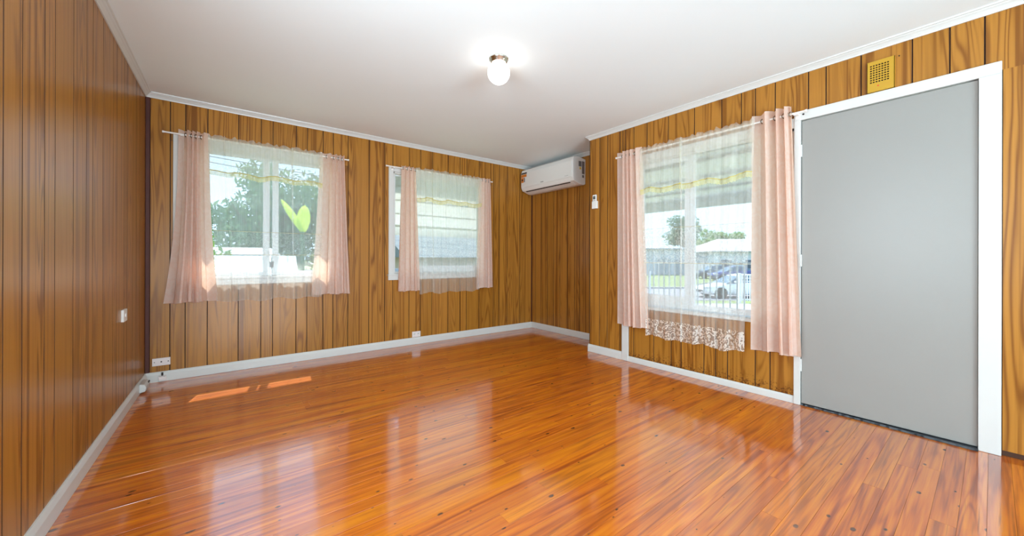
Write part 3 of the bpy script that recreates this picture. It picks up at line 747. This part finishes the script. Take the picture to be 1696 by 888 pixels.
# cars
def car(u, v, dp, label, mat, L=4.6, H_=1.38, name='sedan_car'):
    p = world_at(dp, u, v); p.z = GZ+.02
    o = thing(name, p, label, 'car', rz=-YAW)
    Mx = WM[o] @ Matrix.Diagonal((L/4.6, 1, H_/1.38, 1))
    # stations along x (nose at 0): lower z, belt z, half width
    st = [(0, .38, .55, .62), (.12, .26, .66, .76), (.45, .22, .76, .84), (1.25, .20, .88, .88), (1.8, .20, .92, .90), (3.1, .20, .96, .90), (3.9, .22, .99, .88), (4.35, .26, .97, .82), (4.55, .34, .88, .72), (4.6, .40, .70, .64)]
    v_ = []; f_ = []; n = 8
    for x, zl, zb, w_ in st:
        v_ += [(x, -w_*.86, zl), (x, -w_, zl+.12), (x, -w_, zb-.14), (x, -w_*.88, zb), (x, w_*.88, zb), (x, w_, zb-.14), (x, w_, zl+.12), (x, w_*.86, zl)]
    for i in range(len(st)-1):
        for k in range(n): f_.append((i*n+k, i*n+(k+1) % n, (i+1)*n+(k+1) % n, (i+1)*n+k))
    f_ += [tuple(range(n))[::-1], tuple(range(n*(len(st)-1), n*len(st)))]
    b = G().add(v_, f_, None, True).build('body', M_[mat], o, Mx)
    ca = [(1.20, .86, .80), (1.95, 1.30, .62), (2.4, 1.38, .60), (3.0, 1.37, .60), (3.55, 1.24, .62), (4.15, .97, .74)]
    v_ = []
    for x, z, w_ in ca: v_ += [(x, -.82, .84+.02*x), (x, -w_, z), (x, w_, z), (x, .82, .84+.02*x)]
    f_ = [(i*4+k, i*4+(k+1) % 4, i*4+4+(k+1) % 4, i*4+4+k) for i in range(5) for k in range(4)]+[(3, 2, 1, 0), (20, 21, 22, 23)]
    G().add(v_, f_, None, False).build('windows', M_['carglass'], o, Mx)
    v_ = []
    for x, z, w_ in ca[1:5]: v_ += [(x, -w_-.012, z-.015), (x, -w_+.06, z+.025), (x, w_-.06, z+.025), (x, w_+.012, z-.015)]
    G().add(v_, [(i*4+k, i*4+(k+1) % 4, i*4+4+(k+1) % 4, i*4+4+k) for i in range(3) for k in range(4)]+[(3, 2, 1, 0), (12, 13, 14, 15)], None, True).build('roof', M_[mat], o, Mx)
    for px_ in (2.62, 3.35):
        G().add([(px_-.04, -.855, .90), (px_+.04, -.855, .90), (px_+.02, -.60, 1.34), (px_-.04, -.60, 1.34)], [(0, 1, 2, 3)]).build('pillar', M_[mat], o, Mx)
    for x in (.90, 3.65):
        for s_ in (-1, 1):
            Mw = Mx @ Matrix.Translation((x, s_*.80, .33)) @ Matrix.Rotation(rad(90), 4, 'X')
            wh = G().lathe([(0, .10), (.26, .10), (.325, .08), (.325, -.10), (.26, -.11), (0, -.11)], 28).build('wheel', M_['tyre'], o, Mw)
            G().lathe([(0, -s_*-.125), (.05, -s_*-.13), (.21, -s_*-.115), (.215, -s_*-.10)], 24).build('rim', M_['rim'], wh, Mw)
    for s_ in (-1, 1):
        G().box(.05, .42, s_*.60, s_*.80, .58, .69).build('headlamp', M_['lamp'], o, Mx, bevel=.03)
        G().box(1.55, 1.70, s_*.88, s_*1.02, .92, 1.03).build('mirror', M_[mat], o, Mx, bevel=.03)
    G().box(-.012, .10, -.50, .50, .36, .46).build('grille', M_['dark'], o, Mx, bevel=.02)
    return o
car(1154, 480, 22.3, 'white sedan parked side-on at the street, behind the porch balusters', 'carw', 5.0, 1.36)
car(1176, 455, 40, 'blue sedan parked across the street behind the white car', 'carb', 4.7, 1.5)
car(1148, 455, 44, 'dark grey car parked across the street left of the blue car', 'cargr', 4.6, 1.5)

# houses across the street
def house(u0, u1, dp, zw, zr, label, wallm, roofm, wins, hip=2.5, dep=9):
    p0 = world_at(dp, u0, 430); p1 = world_at(dp, u1, 430); L = (p1-p0).length
    p0.z = GZ
    o = thing('house', p0, label, 'house', rz=-YAW); Mx = WM[o]
    G().box(0, L, 0, dep, 0, zw-GZ).build('walls', M_[wallm], o, Mx)
    h = zw-GZ; r_ = zr-GZ; e_ = .5
    v = [(-e_, -e_, h), (L+e_, -e_, h), (L+e_, dep+e_, h), (-e_, dep+e_, h), (hip, dep/2, r_), (L-hip, dep/2, r_), (-e_, -e_, h-.12), (L+e_, -e_, h-.12), (L+e_, dep+e_, h-.12), (-e_, dep+e_, h-.12)]
    G().add(v, [(0, 1, 5, 4), (1, 2, 5), (2, 3, 4, 5), (3, 0, 4), (6, 7, 1, 0), (7, 8, 2, 1), (8, 9, 3, 2), (9, 6, 0, 3), (9, 8, 7, 6)]).build('roof', M_[roofm], o, Mx)
    for (a, b, z0, z1, kind) in wins:
        g = G().box(a-.06, b+.06, -.05, .02, z0-.06, z1+.06).build('window' if kind == 'w' else 'garage_door', M_['rail'] if kind == 'w' else M_['fence'], o, Mx)
        if kind == 'w': G().box(a, b, -.07, -.04, z0, z1).build('pane', M_['hglass'], g, Mx)
    return o
house(1030, 1140, 54, 2.6, 3.1, 'long pale house with dark garage doors across the street, seen in the left pane', 'housew', 'roofw', [(1.5, 3.2, 1.2, 2.4, 'w'), (5.0, 7.0, 0, 2.3, 'd'), (7.6, 9.4, 0, 2.1, 'd')])
house(1182, 1330, 50, 2.15, 4.0, 'low house with a grey tiled roof behind the blue car', 'housew', 'tile', [(1.0, 2.4, 1.0, 2.2, 'w'), (4.2, 5.8, 1.0, 2.2, 'w')], 3)

# trees
def foliage(center, rx, ry, rz, n, size, seed, clumps=14):
    r = random.Random(seed); g = G(); v = []; f = []
    cs = []
    for _ in range(clumps):
        d_ = Vector((r.gauss(0, 1), r.gauss(0, 1), r.gauss(0, 1))).normalized()*r.uniform(.25, .8)
        cs.append((Vector((d_.x*rx, d_.y*ry, d_.z*rz)), r.uniform(.28, .5)))
    for _ in range(n):
        c, k = cs[r.randrange(len(cs))]
        d_ = Vector((r.gauss(0, 1), r.gauss(0, 1), r.gauss(0, 1))).normalized()*(r.random()**.4)
        p = Vector(center)+c+Vector((d_.x*rx*k, d_.y*ry*k, d_.z*rz*k))
        a = Vector((r.gauss(0, 1), r.gauss(0, 1), r.gauss(0, 1))).normalized(); b = a.orthogonal().normalized()
        s_ = size*r.uniform(.6, 1.3); i = len(v)
        v += [p-a*s_, p+b*s_*.38, p+a*s_, p-b*s_*.38]; f.append((i, i+1, i+2, i+3))
    return g.add(v, f)
def tree(x, y, h, rx, rz, n, size, seed, mat, label, group=None, gz=GZ, lean=0):
    o = thing('tree', (x, y, gz), label, 'tree', group)
    top = gz+h-rz*1.0
    r = random.Random(seed)
    g = G().tube([(x, y, gz), (x+lean*.3, y, gz+(top-gz)*.5), (x+lean, y, top)], [.06*rx+.05, .05*rx+.03, .02*rx+.02], 7)
    for _ in range(5):
        a = r.uniform(0, 6.28); g.tube([(x+lean*.6, y, gz+(top-gz)*.7), (x+lean+rx*.5*math.cos(a), y+rx*.5*math.sin(a), top+rz*r.uniform(-.2, .5))], [.03*rx, .01*rx], 5)
    g.build('trunk', M_['bark'], o)
    fo = foliage((x+lean, y, gz+h-rz), rx, rx, rz, n, size, seed, 18).build('foliage', M_[mat], o, fix=False); fo['kind'] = 'stuff'
    return o
p = world_at(66, 1132, 430); tree(p.x, p.y, 9.6, 4.0, 2.9, 5000, .34, 21, 'leaf_a', 'tall dark gum tree behind the pale house, through the porch window')
p = world_at(70, 1190, 430); tree(p.x, p.y, 7.9, 4.4, 2.4, 6000, .30, 22, 'leaf_b', 'round bright green tree behind the tiled roof house')
p = world_at(80, 1260, 430); tree(p.x, p.y, 6.2, 5.5, 2.0, 3000, .30, 23, 'leaf_a', 'low tree line at the right end of the tiled roof house')
# trees beyond the left window
tree(-1.8, 17.5, 5.9, 2.3, 2.3, 4200, .17, 31, 'leaf_a', 'leafy gum tree behind the left part of the left window')
tree(1.6, 19.5, 6.3, 2.4, 2.6, 3300, .17, 32, 'leaf_a', 'tall gum tree behind the middle of the left window')
tree(5.4, 19.6, 5.2, 2.2, 2.1, 3000, .17, 33, 'leaf_b', 'bushy green tree behind the right part of the left window')
tree(3.4, 27, 8.6, 3.2, 3.2, 3200, .22, 34, 'leaf_a', 'tall pale distant tree above the others in the left window')
tree(-.9, 10.9, 3.3, 1.2, 1.3, 2600, .12, 35, 'leaf_b', 'small yellow-green shrub tree near the fence outside the left window')
tree(11.5, 25, 5.2, 3.4, 2.1, 4200, .2, 36, 'leaf_a', 'dark tree outside between the two far-wall windows')
# banana plant
bt = world_at(7.4, 501, 384); bp = Vector((bt.x, bt.y, GZ))
o = thing('banana_plant', bp, 'banana plant with big yellow-green leaves just outside the left window', 'plant')
G().tube([bp, bt], [.06, .035], 9).build('stem', M_['leaf_a'], o)
def bleaf(base_, tip, wd, sag, M0):
    g = G(); v = []; n = 12; base_ = Vector(base_); tip = Vector(tip)
    side = (tip-base_).cross(Vector((0, 1, 0))).normalized()
    for i in range(n+1):
        t = i/n; c = base_.lerp(tip, t)+Vector((0, 0, sag*4*t*(1-t)))
        w_ = wd*math.sin(math.pi*min(1, .08+t*.92))**.6 if t < 1 else 0
        v += [c-side*w_, c+Vector((0, .03, 0)), c+side*w_]
    f = [(3*i+k, 3*i+k+1, 3*i+4+k, 3*i+3+k) for i in range(n) for k in range(2)]
    g.add(v, f, None, True).build('leaf', M_['leaf_y'], o, fix=False)
top = bt
bleaf(top, world_at(7.3, 465, 330), .065, .02, None); bleaf(top, world_at(7.5, 505, 340), .12, .02, None)
# neighbour beyond the left window: pale roof, fence
o = thing('neighbour_shed', (.6, 12.8, GZ), 'low neighbouring shed with a pale sunlit roof beyond the left window', 'shed')
G().box(-2.2, 1.15, 12.4, 14.8, GZ, 1.12).build('walls', M_['fence'], o)
G().prism([(12.2, 1.10), (15.0, 1.36), (15.0, 1.42), (12.2, 1.17)], -2.4, 1.35).build('roof', M_['roofw'], o)
o = thing('boundary_fence', (1.5, 9.6, GZ), 'grey boarded boundary fence beyond the left window', 'fence')
k = -3.0
fm = G().box(0, .19, 0, .02, 0, 2.02).mesh('fence_board', M_['fence'])
while k < 8.6: put('fence_board', fm, o, Matrix.Translation((k, 9.6, GZ))); k += .195
for z in (-.7, .1, .70): G().box(-3.0, 8.7, 9.56, 9.60, z, z+.07).build('rail', M_['fence'], o)
# neighbour house outside the middle window
o = thing('neighbour_house', (7.5, 14, GZ), 'neighbouring house with a pinkish wall and dark eaves under the awning view', 'house')
G().box(5.6, 13.5, 13.2, 15.9, GZ, 1.16).build('walls', M_['pinkwall'], o)
G().prism([(12.6, 1.12), (14.6, 2.05), (16.4, 1.12)], 5.1, 14).build('roof', M_['roofd'], o)
for x in (6.6, 8.0, 9.6):
    f_ = G().box(x, x+.7, 13.14, 13.2, 0, .75).build('window', M_['rail'], o); G().box(x+.05, x+.65, 13.12, 13.15, .05, .70).build('pane', M_['hglass'], f_)
# awning over the middle window
o = thing('window_awning', (2.32, YA+.14, 2.4), 'pale slatted awning hanging outside the middle window', 'awning')
ns = 5
for k in range(ns):
    t = k/ns; y0 = YA+.16+.72*t; z0 = 2.42-.86*t
    G().prism([(y0, z0), (y0+.155, z0-.185), (y0+.160, z0-.178), (y0, z0+.008)], 1.50, 4.1).build('slat', M_['awn'], o)
G().prism([(YA+.86, 1.58), (YA+.97, 1.56), (YA+.975, 1.435), (YA+.965, 1.435), (YA+.955, 1.55), (YA+.855, 1.57)], 1.50, 4.1).build('valance_board', M_['awn'], o)
for x in (1.50, 4.08): G().prism([(YA+.14, 2.44), (YA+.90, 1.54), (YA+.90, 1.50), (YA+.14, 2.40)], x, x+.02).build('rib', M_['extwall'], o)
# eave over the far wall
tag(G().box(-1.2, 4.6, YA+.13, 5.32, 2.47, 2.53).box(-1.2, 4.6, 5.28, 5.32, 2.42, 2.60).build('eave', M_['extwall']), kind='structure')
# outer cladding of the far wall (sunlit side), as a thin skin under the eave
# overhead wires
o = thing('power_line', (-6, 15, GZ), 'overhead power lines between two timber poles crossing the sky in the left window', 'power line')
for x in (-6.0, 12.0): G().tube([(x, 15, GZ), (x, 15, 5.2)], [.13, .10], 8).box(x-.05, x+.05, 14.4, 15.6, 4.9, 5.0).build('pole', M_['bark'], o)
for k, y_ in enumerate((14.5, 14.9, 15.3, 15.55)):
    G().tube([(-6, y_, 4.95), (-1, y_, 4.6-.12*k), (3, y_, 4.5-.2*k), (7, y_, 4.6-.12*k), (12, y_, 4.95)], .012, 5).build('cable', M_['wire'], o)
